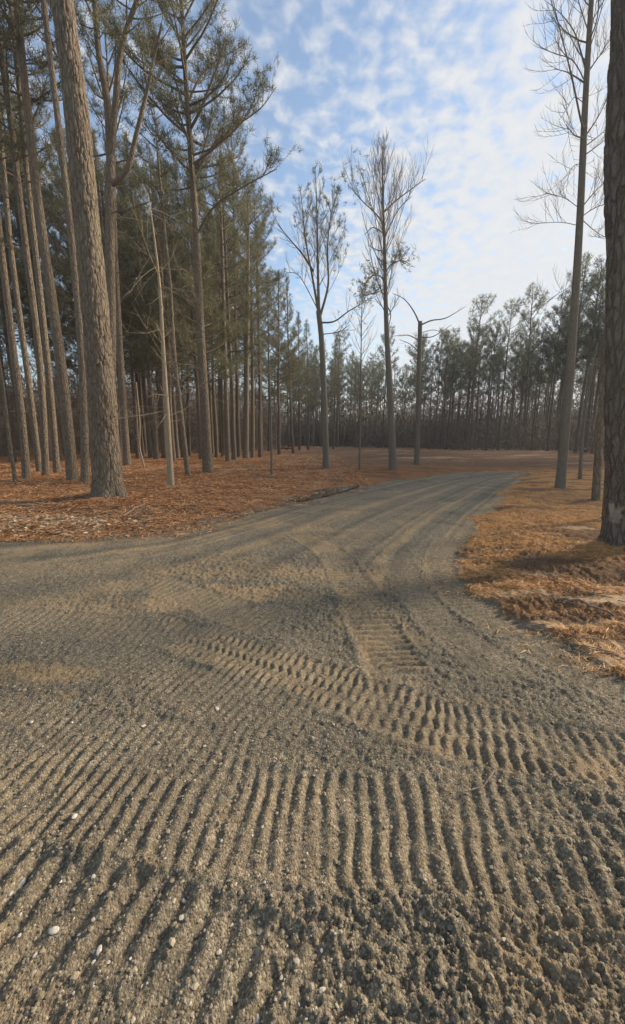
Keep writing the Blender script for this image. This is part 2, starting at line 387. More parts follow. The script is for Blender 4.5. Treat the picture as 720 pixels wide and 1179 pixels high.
ys = list(np.arange(-1.6, 0.35, 0.12))
y_ = 0.4
while y_ < 60: ys.append(y_); y_ += 0.0045 * (y_ + 0.4)
while y_ < 190: ys.append(y_); y_ *= 1.08
ys = np.array(ys)
half = np.concatenate([np.arange(0, 0.5, 0.002), np.arange(0.5, 0.95, 0.0035), np.linspace(0.95, 2.4, 50)])
ss = np.concatenate([-half[:0:-1], half])
Yg, Sg = np.meshgrid(ys, ss, indexing='ij')
Xg = Sg * (Yg + 2.0)
zg, masks, sdg = terrain(Xg.ravel(), Yg.ravel())
allv = np.stack([Xg.ravel(), Yg.ravel(), zg], -1)
nr, nc = Yg.shape
i, j = np.meshgrid(np.arange(nr - 1), np.arange(nc - 1), indexing='ij')
b0 = (i * nc + j).ravel()
quads = np.stack([b0, b0 + 1, b0 + nc + 1, b0 + nc], -1)
isroad = sdg[quads].mean(1) > 0
for nm, sel in (('gravel_road', isroad), ('forest_floor', ~isroad)):
    q = quads[sel]; used, inv = np.unique(q, return_inverse=True)
    mb = MB(); mb.add(allv[used], inv.reshape(-1, 4))
    o = mb.build(nm, M['ground'], attrs={k: a[used] for k, a in masks.items()})
    o['kind'] = 'structure'

# puddle beside the road
m, nt, b = newmat('puddle_water', 0.08)
b.inputs['Base Color'].default_value = (0.1, 0.068, 0.042, 1); b.inputs['Specular IOR Level'].default_value = 0.5
wz = 0.004
mb = MB(); t = np.linspace(0, 1, 20)
cl = np.stack([np.interp(t, np.linspace(0, 1, 4), pud_line[:, k]) for k in (0, 1)], -1)
wd = 0.42 * np.sin(math.pi * np.clip(t, .02, .98)) ** 0.5
vv = np.vstack([np.column_stack([cl + np.array([-.7, .7]) * wd[:, None], np.full(20, wz)]), np.column_stack([cl - np.array([-.7, .7]) * wd[:, None], np.full(20, wz)])])
k = np.arange(19); mb.add(vv, np.stack([k, k + 20, k + 21, k + 1], -1))
o = mb.build('puddle_water', m); o['kind'] = 'structure'

# ------------------------------------------------------------------ small loose matter on the ground
def slivers(n, x, y, z, ln, wd, tilt, s=0):
    th = rng.uniform(0, 2 * math.pi, n); el = rng.normal(0, tilt, n)
    d = np.stack([np.cos(th) * np.cos(el), np.sin(th) * np.cos(el), np.sin(el)], -1)
    sd_ = np.stack([-np.sin(th), np.cos(th), rng.normal(0, .4, n)], -1)
    c = np.stack([x, y, z], -1); Ln = (ln * rng.uniform(.5, 1.3, n))[:, None]; Wd = (wd * rng.uniform(.6, 1.4, n))[:, None]
    bend = np.stack([rng.normal(0, .1, n), rng.normal(0, .1, n), rng.uniform(0, .1, n)], -1) * Ln
    v = np.stack([c - d * Ln / 2 - sd_ * Wd, c - d * Ln / 2 + sd_ * Wd, c + bend + sd_ * Wd, c + bend - sd_ * Wd, c + d * Ln / 2], 1)
    b_ = np.arange(n)[:, None] * 5
    return v.reshape(-1, 3), b_ + np.array([0, 1, 2, 3]), b_ + np.array([3, 2, 4])
def sample_ground(n, px0, px1, py0, py1, grow=1.0):
    px = rng.uniform(px0, px1, n); py = py0 + (py1 - py0) * rng.random(n) ** grow
    g = np.array([G(a, b) for a, b in zip(px, py)]); return g[:, 0], g[:, 1]
def straw(name, mat, n, box, ln, wd, zones, tilt=0.22, lift=0.02, label=None, grow=1.0):
    x, y = sample_ground(n, *box, grow)
    z, mk, sd = terrain(x, y)
    keep = zones(mk, sd, x, y)
    x, y, z = x[keep], y[keep], z[keep]; k = len(x); dist = np.hypot(x, y)
    v, q, t = slivers(k, x, y, z + rng.uniform(0, lift, k), ln * np.ones(k), wd * (0.5 + dist / 12), tilt)
    mb = MB(); mb.add(v, q, t); o = mb.build(name, mat, smooth=False)
    tag(o, label, 'pine straw', kind='stuff'); return o
straw('pine_straw', M['straw_gold'], 60000, (490, 760, 541, 800), 0.085, 0.002, lambda m_, s, x, y: (s < 0.35 * rng.random(len(s)) ** 4) & (rng.random(len(s)) > 1.3 * np.maximum(m_['mulch'], m_['sand'])) & (m_['gold'] > .5), 0.16, 0.02, 'golden pine straw spread on the bank right of the gravel road')
straw('pine_straw', M['straw_red'], 120000, (-80, 470, 524, 625), 0.16, 0.004, lambda m_, s, x, y: (s < 0.9 * rng.random(len(s)) ** 4) & (rng.random(len(s)) > .85 * np.maximum(m_['mulch'], m_['sand'])) & (x < 2), 0.2, 0.03, 'rusty red pine needles covering the floor under the left woods')
def chips(name, n, boxes, label):
    mb = MB()
    for (bx, k) in boxes:
        x, y = sample_ground(k, *bx); z, _, sd = terrain(x, y); kp = sd < 0.12
        x, y, z = x[kp], y[kp], z[kp]; k = len(x)
        v, q, t = slivers(k, x, y, z + rng.uniform(0, .03, k), 0.085 * np.ones(k), 0.017 * np.ones(k), 0.25); mb.add(v, q, t)
    o = mb.build(name, M['chips'], smooth=False); tag(o, label, 'wood chips', kind='stuff')
chips('wood_chips', 1, [((-40, 118, 597, 619), 2200), ((60, 170, 600, 613), 260)], 'pale wood chips littering the road edge beside the big left pine')

_ico = None
def ico():
    global _ico
    if _ico is None:
        import bmesh
        bm = bmesh.new(); bmesh.ops.create_icosphere(bm, subdivisions=1, radius=1)
        bm.verts.ensure_lookup_table()
        _ico = (np.array([v.co[:] for v in bm.verts]), np.array([[v.index for v in f.verts] for f in bm.faces])); bm.free()
    return _ico
def stones(mb, x, y, r, flat=0.65, sink=0.25):
    V, Fc = ico(); n = len(x); z = gz(x, y)
    sc = np.stack([rng.uniform(.7, 1.4, n), rng.uniform(.7, 1.3, n), rng.uniform(.5, 1.0, n) * flat], -1) * r[:, None]
    jit = 1 + rng.normal(0, .16, (n, len(V), 1))
    v = V[None] * jit * sc[:, None]; th = rng.uniform(0, 6.28, n); c, s = np.cos(th)[:, None], np.sin(th)[:, None]
    v = np.stack([v[..., 0] * c - v[..., 1] * s, v[..., 0] * s + v[..., 1] * c, v[..., 2]], -1)
    v += np.stack([x, y, z + r * flat * (0.5 - sink)], -1)[:, None]
    mb.add(v.reshape(-1, 3), None, (np.arange(n)[:, None, None] * len(V) + Fc[None]).reshape(-1, 3))
mb = MB()
n = 11000
x, y = sample_ground(n, -60, 780, 640, 1230)
sd = terrain(x, y)[2]; kp = sd > 0.05
x, y = x[kp], y[kp]; r = rng.lognormal(math.log(0.0036), 0.42, len(x)) * (0.7 + 0.25 * np.hypot(x, y))
stones(mb, x, y, np.clip(r, .002, .011), 0.7)
tag(mb.build('loose_gravel', M['stone'], smooth=False), 'loose grey brown gravel scattered over the road surface', 'gravel', kind='stuff')
mb = MB(); x, y = sample_ground(300, -40, 400, 800, 1200); r = rng.lognormal(math.log(.0035), .42, len(x))
x2, y2 = sample_ground(40, -40, 760, 640, 1200); r2 = rng.lognormal(math.log(.004), .4, len(x2))
stones(mb, np.append(x, x2), np.append(y, y2), np.append(r, r2), 0.55, 0.15)
tag(mb.build('pale_pebbles', M['pale_stone'], smooth=False), 'small pale chalky pebbles sprinkled over the tracked gravel', 'pebbles', kind='stuff')
for px, py, r, lab in ((62, 1069, .014, 'largest flat white stone on the bottom-left track ridges'), (114, 1093, .010, 'rounded cream stone below the flat white stone on the ridges'),
                       (24, 1010, .018, 'pale angular stone near the left edge of the tracked gravel'), (212, 1034, .009, 'upright white pebble beside the trench between two tracks'),
                       (86, 940, .010, 'thin white stone on the upper left tread marks'), (165, 833, .014, 'lone white stone on the smooth gravel left of the tracks'),
                       (36, 828, .013, 'white stone with smaller pebbles near left edge of smooth gravel'), (296, 1167, .009, 'small white stone at the bottom edge of the gravel'),
                       (250, 815, .013, 'pale flat stone lying just left of the staggered track'), (108, 1011, .009, 'whitish stone on tread ridge right of the pale angular stone')):
    g = G(px, py); V, Fc = ico()
    o_ = MB(); z = float(gz(g[0], g[1])[0])
    import bmesh
    bm = bmesh.new(); bmesh.ops.create_icosphere(bm, subdivisions=2, radius=1)
    vv = np.array([v_.co[:] for v_ in bm.verts]); ff = np.array([[v_.index for v_ in f_.verts] for f_ in bm.faces]); bm.free()
    dirs = rng.normal(0, 1, (9, 3)); dirs /= np.linalg.norm(dirs, axis=1)[:, None]
    for dv in dirs:                                   # facets: cut the ball by planes
        h_ = vv @ dv; lim = rng.uniform(.55, .9); vv = vv - np.clip(h_ - lim, 0, None)[:, None] * dv
    o_.add(vv * np.array([1.25, .85, .55]) * r, None, ff)
    s_ = o_.build('stone', M['pale_stone'], smooth=False); s_.location = (g[0], g[1], z + r * .25); s_.rotation_euler = (rng.normal(0, .2), rng.normal(0, .2), rng.uniform(0, 6))
    tag(s_, lab, 'stone', 'pale stones on the gravel')

def stick(name, label, pts, r, mat, group=None, cat='stick', forks=()):
    mb = MB()
    def pp(l):
        g = np.array([np.append(G(a, b), c) for a, b, c in l]); g[:, 2] += gz(g[:, 0], g[:, 1]); return g
    p = pp(pts); base = p[0].copy(); n_ = 12
    def sm(p):
        t0, t1 = np.linspace(0, 1, len(p)), np.linspace(0, 1, n_)
        q = np.stack([np.interp(t1, t0, p[:, k]) for k in range(3)], -1); q[1:-1] += rng.normal(0, r * .5, (n_ - 2, 3)); return q
    mb.tube(sm(p) - base, np.linspace(r, r * .5, n_), 6)
    for f_ in forks: mb.tube(sm(pp(f_)) - base, np.linspace(r * .7, r * .25, n_), 5)
    o = mb.build(name, M[mat]); o.location = base; tag(o, label, cat, group); return o
stick('twig', 'dry forked twig lying on the gravel between two tracks', [(532, 916, .012), (556, 912, .02), (568, 898, .035)], .0035, 'pale_bark', cat='twig', forks=[[(556, 912, .02), (540, 900, .02)], [(532, 916, .012), (515, 914, .01)]])
stick('fallen_stick', 'pale stick lying on red straw left of the big pine', [(22, 588, .03), (48, 588, .05), (72, 587, .03)], .025, 'pale_bark')
stick('fallen_branch', 'bent yellowish branch lying right of the big pine', [(142, 598, .03), (160, 592, .12), (180, 597, .03)], .016, 'pale_bark', forks=[[(150, 600, .04), (166, 596, .1), (176, 601, .02)], [(160, 592, .1), (172, 588, .14)]], cat='branch')
stick('fallen_log', 'whitish log lying in the dark woods behind right trunks', [(664, 521, .35), (685, 522, .3), (704, 521, .35)], .14, 'pale_bark', cat='log')
stick('fallen_log', 'grey log on the ground at the far edge of left woods', [(322, 517, .15), (337, 518, .2)], .16, 'gray_bark', cat='log')
stick('fallen_branch', 'dark curved branch lying on straw before the big right pine', [(640, 700, .02), (668, 706, .05), (705, 722, .03)], .014, 'twig', cat='branch')
stick('fallen_branch', 'light stick on red straw in front of bare pole sapling', [(283, 563, .03), (302, 562, .05)], .018, 'pale_bark', cat='branch')

mb = MB()
for bx, k, r_ in (((-60, 470, 530, 612), 420, .007), ((530, 760, 548, 780), 170, .0045)):
    x, y = sample_ground(k, *bx); z, _, sd = terrain(x, y)
    for a, b, c, d_ in zip(x, y, z, sd):
        if d_ > -.05: continue
        th = rng.uniform(0, 6.28); ln = rng.uniform(.12, .6) * (.6 + .05 * b); u = np.array([math.cos(th), math.sin(th), rng.normal(0, .08)])
        p = np.array([a, b, c + .015]); mid = p + u * ln * .5 + rng.normal(0, .05 * ln, 3); mid[2] = max(mid[2], c + .01)
        mb.tube([p, mid, p + u * ln + rng.normal(0, .05 * ln, 3)], [r_, r_ * .8, r_ * .4], 4)
tag(mb.build('fallen_twigs', M['twig']), 'small dead twigs littering the pine straw on both sides', 'twigs', kind='stuff')

# ------------------------------------------------------------------ trees
def resample(p, n):
    p = np.asarray(p, float); s = np.append(0, np.cumsum(np.linalg.norm(np.diff(p, axis=0), axis=1)))
    # Catmull-Rom through the points
    q = np.vstack([2 * p[0] - p[1], p, 2 * p[-1] - p[-2]]); out = []
    for tt in np.linspace(0, s[-1], n):
        i = min(np.searchsorted(s, tt, side='right') - 1, len(p) - 2); t = (tt - s[i]) / (s[i + 1] - s[i])
        a, b, c, d = q[i], q[i + 1], q[i + 2], q[i + 3]
        out.append(0.5 * (2 * b + (c - a) * t + (2 * a - 5 * b + 4 * c - d) * t * t + (3 * b - a - 3 * c + d) * t ** 3))
    return np.array(out)
def unit(v): return v / (np.linalg.norm(v) + 1e-9)
def tufts(mb, c, d, n, ln, wd, spread=0.9):
    """needle bundles: n thin blades at each centre c, around direction d"""
    c = np.repeat(np.asarray(c), n, 0); d = np.repeat(np.asarray(d), n, 0); k = len(c)
    v = d * 0.55 + rng.normal(0, spread * .62, (k, 3)); v /= np.linalg.norm(v, axis=1)[:, None]
    sd_ = np.cross(v, rng.normal(0, 1, (k, 3))); sd_ /= np.linalg.norm(sd_, axis=1)[:, None] + 1e-9
    Ln = (ln * rng.uniform(.7, 1.2, k))[:, None]; c = c + rng.normal(0, ln * .15, (k, 3))
    tri = np.stack([c - sd_ * wd, c + sd_ * wd, c + v * Ln], 1).reshape(-1, 3)
    mb.add(tri, None, np.arange(k * 3).reshape(-1, 3))
def branch(mb, p0, d0, ln, r, k, up=0.25, wob=0.12, n=8):
    p = [np.array(p0)]; d = unit(np.array(d0, float)); pts = [p[0]]
    for i in range(n - 1):
        d = unit(d + np.array([0, 0, up / n * 2]) + rng.normal(0, wob, 3) / math.sqrt(n))
        pts.append(pts[-1] + d * ln / (n - 1))
    pts = np.array(pts); mb.tube(pts, r * np.linspace(1, 0.25, n) ** 1.0, k); return pts
def pine_crown(mw, mn, trunk, rt, f0, crad, nb, tuft_n, ln, wd, shape='round', dens=1.0, droop=0.0, twig_k=3):
    """branches into mw, needles into mn. trunk: points; f0: where the crown starts (0..1)"""
    H = len(trunk) - 1; cs, ds = [], []
    for b in range(nb):
        f = f0 + (0.985 - f0) * ((b + rng.random()) / nb); g = (f - f0) / (1 - f0)
        if shape == 'round': prof = (0.55 + 0.75 * g) if g < .45 else 0.95 * math.sqrt(max(0.02, 1 - ((g - .4) / .62) ** 2))
        else: prof = max(0.12, 1.05 * (1 - g) ** 0.8) * (0.75 + 0.25 * min(1, g * 5))
        i = f * H; i0 = min(int(i), H - 1); p = trunk[i0] + (trunk[i0 + 1] - trunk[i0]) * (i - i0)
        az = b * 2.4 + rng.normal(0, .5); el = R(5 + 50 * g * g + rng.normal(0, 12)) - droop * (1 - g)
        bl = crad * prof * rng.uniform(.6, 1.15)
        d = np.array([math.cos(az) * math.cos(el), math.sin(az) * math.cos(el), math.sin(el)])
        r = max(0.012, min(rt * .35 * (1 - .6 * g), 0.018 * bl + .008))
        bp = branch(mw, p, d, bl, r, 4, up=0.35 + .2 * rng.random(), wob=.16)
        nt_ = max(3, int(bl * 4.2 * dens))
        for t in range(nt_):
            h = 0.3 + 0.7 * (t + rng.random()) / nt_; h = min(h, 0.999); q = h * 7; q0 = int(q)
            pp = bp[q0] + (bp[min(q0 + 1, 7)] - bp[q0]) * (q - q0); bd = unit(bp[min(q0 + 1, 7)] - bp[q0 if q0 < 7 else 6])
            sd_ = unit(np.cross(bd, [0, 0, 1]) + 1e-6) * (1 if t % 2 else -1)
            td = unit(bd * .7 + sd_ * rng.uniform(.4, 1) + np.array([0, 0, rng.uniform(-.15, .55)]))
            tl = bl * rng.uniform(.14, .34) * (1.15 - .5 * h) + .12
            tp = branch(mw, pp, td, tl, max(.005, r * .3), twig_k, up=.4, wob=.2, n=4)
            m_ = max(2, int(tl / (ln * .55)))
            for u in np.linspace(.35, 1, m_):
                w = u * 3; w0 = min(int(w), 2); cs.append(tp[w0] + (tp[w0 + 1] - tp[w0]) * (w - w0) + rng.normal(0, ln * .25, 3)); ds.append(unit(tp[w0 + 1] - tp[w0] + np.array([0, 0, .15])))
        cs.append(bp[-1]); ds.append(unit(bp[-1] - bp[-2]))
    if cs: tufts(mn, np.array(cs), np.array(ds), tuft_n, ln, wd)
def dead_stubs(mw, trunk, rad, f0, f1, n, lmax, r=0.012, sub=True):
    H = len(trunk) - 1
    for b in range(n):
        f = rng.uniform(f0, f1); i = f * H; i0 = min(int(i), H - 1); p = trunk[i0] + (trunk[i0 + 1] - trunk[i0]) * (i - i0)
        az = rng.uniform(0, 6.28); el = rng.normal(-.05, .35); d = np.array([math.cos(az) * math.cos(el), math.sin(az) * math.cos(el), math.sin(el)])
        ln = lmax * rng.uniform(.25, 1); bp = branch(mw, p, d, ln, r * rng.uniform(.6, 1.2), 3, up=rng.normal(-.05, .2), wob=.13, n=6)
        if sub and ln > .5:
            for _ in range(int(ln * 3)):
                k = rng.integers(2, 5); branch(mw, bp[k], unit(bp[k + 1] - bp[k]) + rng.normal(0, .45, 3), ln * .35, r * .45, 3, up=0, wob=.15, n=4)

def make_variant(H, r, f0, crad, nb, seed_shape, tn, ln, wd, bark, needles, stubs, droop=0.0, dens=1.0, lean=0.2):
    n = 24; t = np.linspace(0, 1, n)
    path = np.stack([lean * (t ** 1.4) * rng.normal(0, 1) + .05 * np.cumsum(rng.normal(0, .35, n)), lean * t ** 1.4 * rng.normal(0, 1) + .05 * np.cumsum(rng.normal(0, .35, n)), t * H], -1)
    path[:, :2] -= path[0, :2]; path[0, 2] = -.15
    rad = r * (1 - .8 * t ** 1.1); rad[0] *= 1.25
    mt, mn = MB(), MB(); mw = mt; mt.tube(path, rad, 9)
    dead_stubs(mw, path, rad, .14, f0 + .1, stubs, 2.3, .014)
    pine_crown(mw, mn, path, r, f0, crad, nb, tn, ln, wd, seed_shape, dens, droop)
    ot = mt.build('trunk', bark); on = mn.build('crown', needles, smooth=False)
    ms = (ot.data, on.data)
    for o in (ot, on): bpy.data.objects.remove(o)
    return ms
FARV = [make_variant(rng.uniform(16, 19), .17, rng.uniform(.48, .62), rng.uniform(1.9, 2.7), 34, 'round', 8, .40, .018, M['far_bark'], M['far_needles'], 14) for _ in range(7)]
TALLV = [make_variant(rng.uniform(20, 23), .19, rng.uniform(.42, .54), rng.uniform(3.0, 3.8), 60, 'round', 12, .30, .011, M['far_bark'], M['needles'], 75) for _ in range(6)]
EDGEV = [make_variant(rng.uniform(16, 19), .16, rng.uniform(.22, .42), rng.uniform(2.5, 3.1), 64, 'cone', 12, .28, .010, M['far_bark'], M['needles'], 18, .12, 1.1) for _ in range(4)]
THINV = [make_variant(rng.uniform(11, 16), .075, .5, 1.6, 26, 'round', 10, .3, .012, M['far_bark'], M['needles'], 90) for _ in range(4)]

def plant(v, x, y, sc, label, group, name='pine_tree', tilt=0.014, wide=1.0):
    z = float(gz(x, y)[0]); root = empty(name, (x, y, z))
    root.rotation_euler = (rng.normal(0, tilt), rng.normal(0, tilt), rng.uniform(0, 6.28)); root.scale = (sc * wide, sc * wide, sc)
    tag(root, label, 'pine tree', group)
    for me, nm in zip(v, ('trunk', 'crown')):
        if len(me.vertices) == 0: continue
        o = bpy.data.objects.new(nm, me); C.objects.link(o); o.parent = root
    return root

# ---- individual trees, traced trunk by trunk
def path_at(px, Y, H=None):
    p = np.array([P(a, b, Y) for a, b in px])
    if H:
        d = unit(p[-1] - p[-2]); 
        d = unit(d + np.array([0, 0, .6]))
        k = (H - p[-1][2]) / d[2]
        if k > .5: p = np.vstack([p, p[-1] + d * k * .5, p[-1] + d * k])
    return p
def hero(name, label, cat, px, w0, w1, bark, H=None, n=60, sides=12, build=None, flare=1.18, group=None, relief=0.0, scar=None):
    base = G(*px[0]); Y = base[1]; zb = float(gz(*base)[0])
    p = path_at(px, Y, H); base3 = np.array([p[0][0], Y, zb]); p = p - base3; p[0][2] = -.12
    def rr_(w, q_): d_ = ray(*q_); return w / F * (Y / d_[1]) / 2 / math.sqrt(1 + d_[0] ** 2)
    r0, r1 = rr_(w0, px[0]), rr_(w1, px[-1])
    q = resample(p, n); zlast = p[len(px) - 1][2]
    h = q[:, 2]; rad = r0 + (r1 - r0) * np.clip(h / zlast, 0, 1)
    if H: rad = np.where(h > zlast, r1 * np.clip(1 - (h - zlast) / max(.1, (q[-1][2] - zlast)), 0.12, 1), rad)
    rad = rad * (1 + (flare - 1) * np.exp(-np.clip(h, 0, None) / .35)) * (1 + .05 * fbm(h, h * 0 + base[0], 1.3, 3, 210))
    root = empty(name, base3); tag(root, label, cat, group)
    mt = MB(); mt.tube(q, rad, sides)
    at = None
    if relief:
        v = mt.v[0]; th_n = sides
        cen = np.vstack([np.repeat(q, sides, 0), q[-1:]]); nrm = v - cen; rr = np.linalg.norm(nrm, axis=1)[:, None] + 1e-9; nrm /= rr
        ang = np.arctan2(nrm[:, 1], nrm[:, 0]); hh = v[:, 2]
        a1 = ang * r0                        # arc length
        wx = a1 + .03 * fbm(a1, hh, 6, 3, 200); wy = hh + .1 * fbm(a1, hh, 4, 3, 201)
        c_, r_ = cells(wx * 1.0, wy * .4, 15, 202); c2_, _ = cells(wx, wy * .5, 46, 203)
        disp = relief * (np.power(c_, .6) * (.6 + .6 * r_) + .35 * c2_) + .02 * fbm(a1, hh, 1.2, 2, 204)
        lob = .5 + .5 * np.cos(ang * 5 + 1); disp = disp + r0 * .38 * lob * np.exp(-np.clip(hh, 0, None) / .22)
        mt.v[0] = v + nrm * disp[:, None]
    sc = np.zeros(mt.n)
    if scar:
        s_ = P(scar[0], scar[1], Y - r0) - base3; v = np.vstack(mt.v)
        dd = np.hypot((v[:, 0] - s_[0]) / scar[2], (v[:, 2] - s_[2]) / scar[3]) + 1.6 * fbm(v[:, 0] * 2, v[:, 2], 9, 4, 205)
        sc = .8 * sstep(1.1, .7, dd) * (v[:, 1] < 0)
    mn = MB(); globals()['CUR'] = q
    if build: build(mt, mn, q, rad, base3, Y, root)
    mt.build('trunk', M[bark], root, attrs={'scar': np.append(sc, np.zeros(mt.n - len(sc)))})
    if mn.n: mn.build('crown', M['needles'], root, smooth=False)
    return root
def pine_top(f0, crad, nb, stubs=10, sf=(.25, .6), tn=11, ln=.24, wd=.009, slen=1.6, shape='round', dens=1.0):
    def b(mw, mn, q, rad, base, Y, root):
        dead_stubs(mw, q, rad, sf[0], sf[1], stubs, slen)
        pine_crown(mw, mn, q, rad[0], f0, crad, nb, tn, ln, wd, shape, dens)
    return b
CUR = None
def limb_px(mw, px, Y, base, r0, r1, n=14, k=6, dy=0.0):
    p = np.array([P(a, b, Y + dy * i / max(1, len(px) - 1)) for i, (a, b) in enumerate(px)]) - base
    if CUR is not None and np.linalg.norm(p[0] - p[1]) > .05:      # root the limb in the trunk's axis
        k0 = np.argmin(np.abs(CUR[:, 2] - p[0][2])); 
        if np.linalg.norm(CUR[k0] - p[0]) < 1.2: p[0] = CUR[k0]
    q = resample(p, n); mw.tube(q, np.linspace(r0, r1, n), k); return q
def ascending(mw, p0, d0, ln, r, depth, tips, nsub=5, up=.5, spread=.55):
    q = branch(mw, p0, d0, ln, r, 5 if depth > 1 else 3, up=up, wob=.13, n=9)
    if depth == 0: tips.append((q[-1], unit(q[-1] - q[-2]))); return q
    for s in range(nsub):
        h = .25 + .72 * (s + rng.random()) / nsub; i = min(int(h * 8), 7); d = unit(q[i + 1] - q[i])
        sd_ = unit(np.cross(d, rng.normal(0, 1, 3)))
        ascending(mw, q[i], d * .75 + sd_ * spread + np.array([0, 0, .2]), ln * rng.uniform(.3, .55) * (1.15 - .5 * h), max(.004, r * .45), depth - 1, tips, max(3, nsub - 1), up, spread)
    return q

def hero_limb(mw, mn, px, Y, base, r, dy, tn=12, ln=.24):
    q = limb_px(mw, px, Y, base, r, .012, 16, 6, dy); cs, ds = [], []
    for t in range(26):
        i = rng.integers(5, 15); d = unit(q[i + 1 if i < 15 else i] - q[i - 1]); td = unit(d + rng.normal(0, .6, 3) + np.array([0, 0, .45]))
        tp = branch(mw, q[i], td, rng.uniform(.4, 1.2), .01, 3, .4, .2, 5)
        for k in (2, 3, 4, 4): cs.append(tp[k] + rng.normal(0, .07, 3)); ds.append(unit(tp[k] - tp[k - 1]))
    tufts(mn, np.array(cs), np.array(ds), tn, ln, .008)

PINE = 'pine tree'
hero('pine_tree', 'thickest plated-bark pine on the left, standing nearest the gravel', PINE, [(127, 577), (122, 520), (113, 400), (100, 250), (86, 110), (72, 0)], 33, 23, 'pine_bark', 21, 700, 150, pine_top(.58, 3.2, 34, 5, (.45, .6)), 1.12, relief=.024)
hero('pine_tree', 'huge dark pine cut by the right frame edge, bark scarred', PINE, [(720, 637), (720, 520), (721, 300), (725, 0)], 45, 38, 'backlit_bark', 19, 800, 150, pine_top(.62, 2.8, 26, 4, (.5, .62)), 1.06, relief=.024, scar=(711, 595, .10, .13))
LP = [
 ('thin crooked pole leaning left at the left edge of woods', [(18, 556), (11, 505), (4, 445), (-5, 390)], 5, 3, 9, .7, 1.0, 8),
 ('slim pine at far left, left of the cluster of trunks', [(31, 552), (25, 480), (15, 400), (2, 290), (-12, 170)], 10, 8, 18, .55, 2.4, 26),
 ('dark trunk leaning left just behind the slim leftmost pine', [(46, 545), (37, 470), (25, 380), (12, 280), (2, 170), (-8, 60)], 8, 6, 20, .5, 2.8, 30),
 ('second trunk in the left cluster, straight with dark bark', [(53, 549), (49, 460), (42, 380), (28, 270), (15, 160), (3, 75), (-6, 0)], 9, 7, 20, .52, 3.0, 34),
 ('middle trunk of the left cluster, leaning gently left', [(66, 546), (59, 460), (51, 380), (41, 290), (31, 200), (22, 100), (12, 0)], 8.5, 6, 21, .5, 3.0, 34),
 ('stout leaning pine just left of the thickest one, mossy foot', [(84, 553), (76, 470), (65, 380), (52, 290), (40, 200), (29, 100), (19, 0)], 14, 9, 20, .62, 3.0, 36),
 ('narrow pine directly left of the thickest trunk, pale foot', [(98, 557), (97, 480), (92, 380), (84, 290), (73, 190), (61, 90), (50, 0)], 10, 7, 19, .6, 2.6, 32),
 ('straight grey pine showing just right of the thickest trunk', [(147, 538), (141, 450), (137, 380), (133, 300), (130, 200)], 9, 6, 20, .45, 2.8, 36),
 ('slender leaning pine between the pale dead tree and tall open pine', [(217, 550), (209, 480), (201, 410), (196, 330), (190, 270)], 6, 4, 13, .62, 1.6, 20),
 ('pale straight trunk right of the tall open pine', [(263, 533), (260, 440), (258, 370), (256, 290)], 6, 4, 17, .5, 2.2, 30),
 ('darker trunk in the pair at the edge of left woods', [(283, 529), (284, 440), (285, 360), (286, 280)], 7, 4, 18, .45, 2.4, 36),
 ('lighter slim trunk in the pair at the edge of left woods', [(291, 528), (291, 440), (290, 360)], 5, 3, 15, .5, 1.8, 26),
]
for lab, px, w0, w1, H, f0, cr, nb in LP:
    hero('pine_tree', lab, PINE, px, w0, w1, 'pine_bark', H, 60, 14, pine_top(f0 + .02, cr, nb, 16, (.12, .6)), group='pines along the front of the left woods')
hero('pine_tree', 'tall open pine with one-sided upswept limbs left of the sky', PINE, [(240, 546), (236, 470), (231, 380), (225, 250), (216, 120), (210, 20), (207, -40)], 12, 4, 'pine_bark', None, 70, 14,
     lambda mw, mn, q, rad, base, Y, root: (dead_stubs(mw, q, rad, .2, .5, 16, 1.8), pine_crown(mw, mn, q, .2, .6, 3.4, 44, 12, .23, .007, 'round', .95),
       [hero_limb(mw, mn, px, Y, base, r, dy) for px, r, dy in (([(226, 268), (245, 240), (275, 218), (318, 195)], .05, -1.2), ([(224, 205), (240, 175), (265, 150), (300, 125), (318, 100)], .055, .8),
        ([(222, 190), (250, 168), (275, 145), (296, 112)], .05, -.6), ([(218, 160), (205, 140), (185, 120)], .045, .4), ([(216, 115), (230, 90), (250, 70), (275, 55)], .045, 1), ([(215, 100), (200, 85), (180, 70)], .04, -.8), ([(225, 210), (238, 160), (245, 120)], .04, 1.0))]))
# forked pine behind the thickest one
def forked(mw, mn, q, rad, base, Y, root):
    dead_stubs(mw, q, rad, .3, .95, 14, 1.6)
    lim = [([(128, 190), (124, 120), (114, 60), (109, 0), (106, -50)], .13, .06), ([(129, 182), (133, 120), (140, 55), (158, 0), (172, -40)], .11, .05), ([(129, 212), (146, 196), (157, 155), (168, 110), (180, 55), (186, 30)], .09, .03), ([(129, 248), (152, 240), (182, 228)], .035, .012)]
    for n_, (px, a, b) in enumerate(lim):
        lm = MB(); qq = limb_px(lm, px, Y, base, a, b, 24, 9, (.5, -.5, -.8, -.4)[n_]); 
        if n_ < 3: pine_crown(lm if False else mw, mn, qq, a, .6, 1.7, 11, 9, .23, .008, 'round')
        lm.build('limb', M['pine_bark'], root)
hero('forked_pine', 'pine splitting into three upright limbs behind the thickest trunk', PINE, [(128, 553), (128, 380), (127, 300), (127, 215), (128, 180)], 13, 11, 'pine_bark', None, 50, 14, forked)

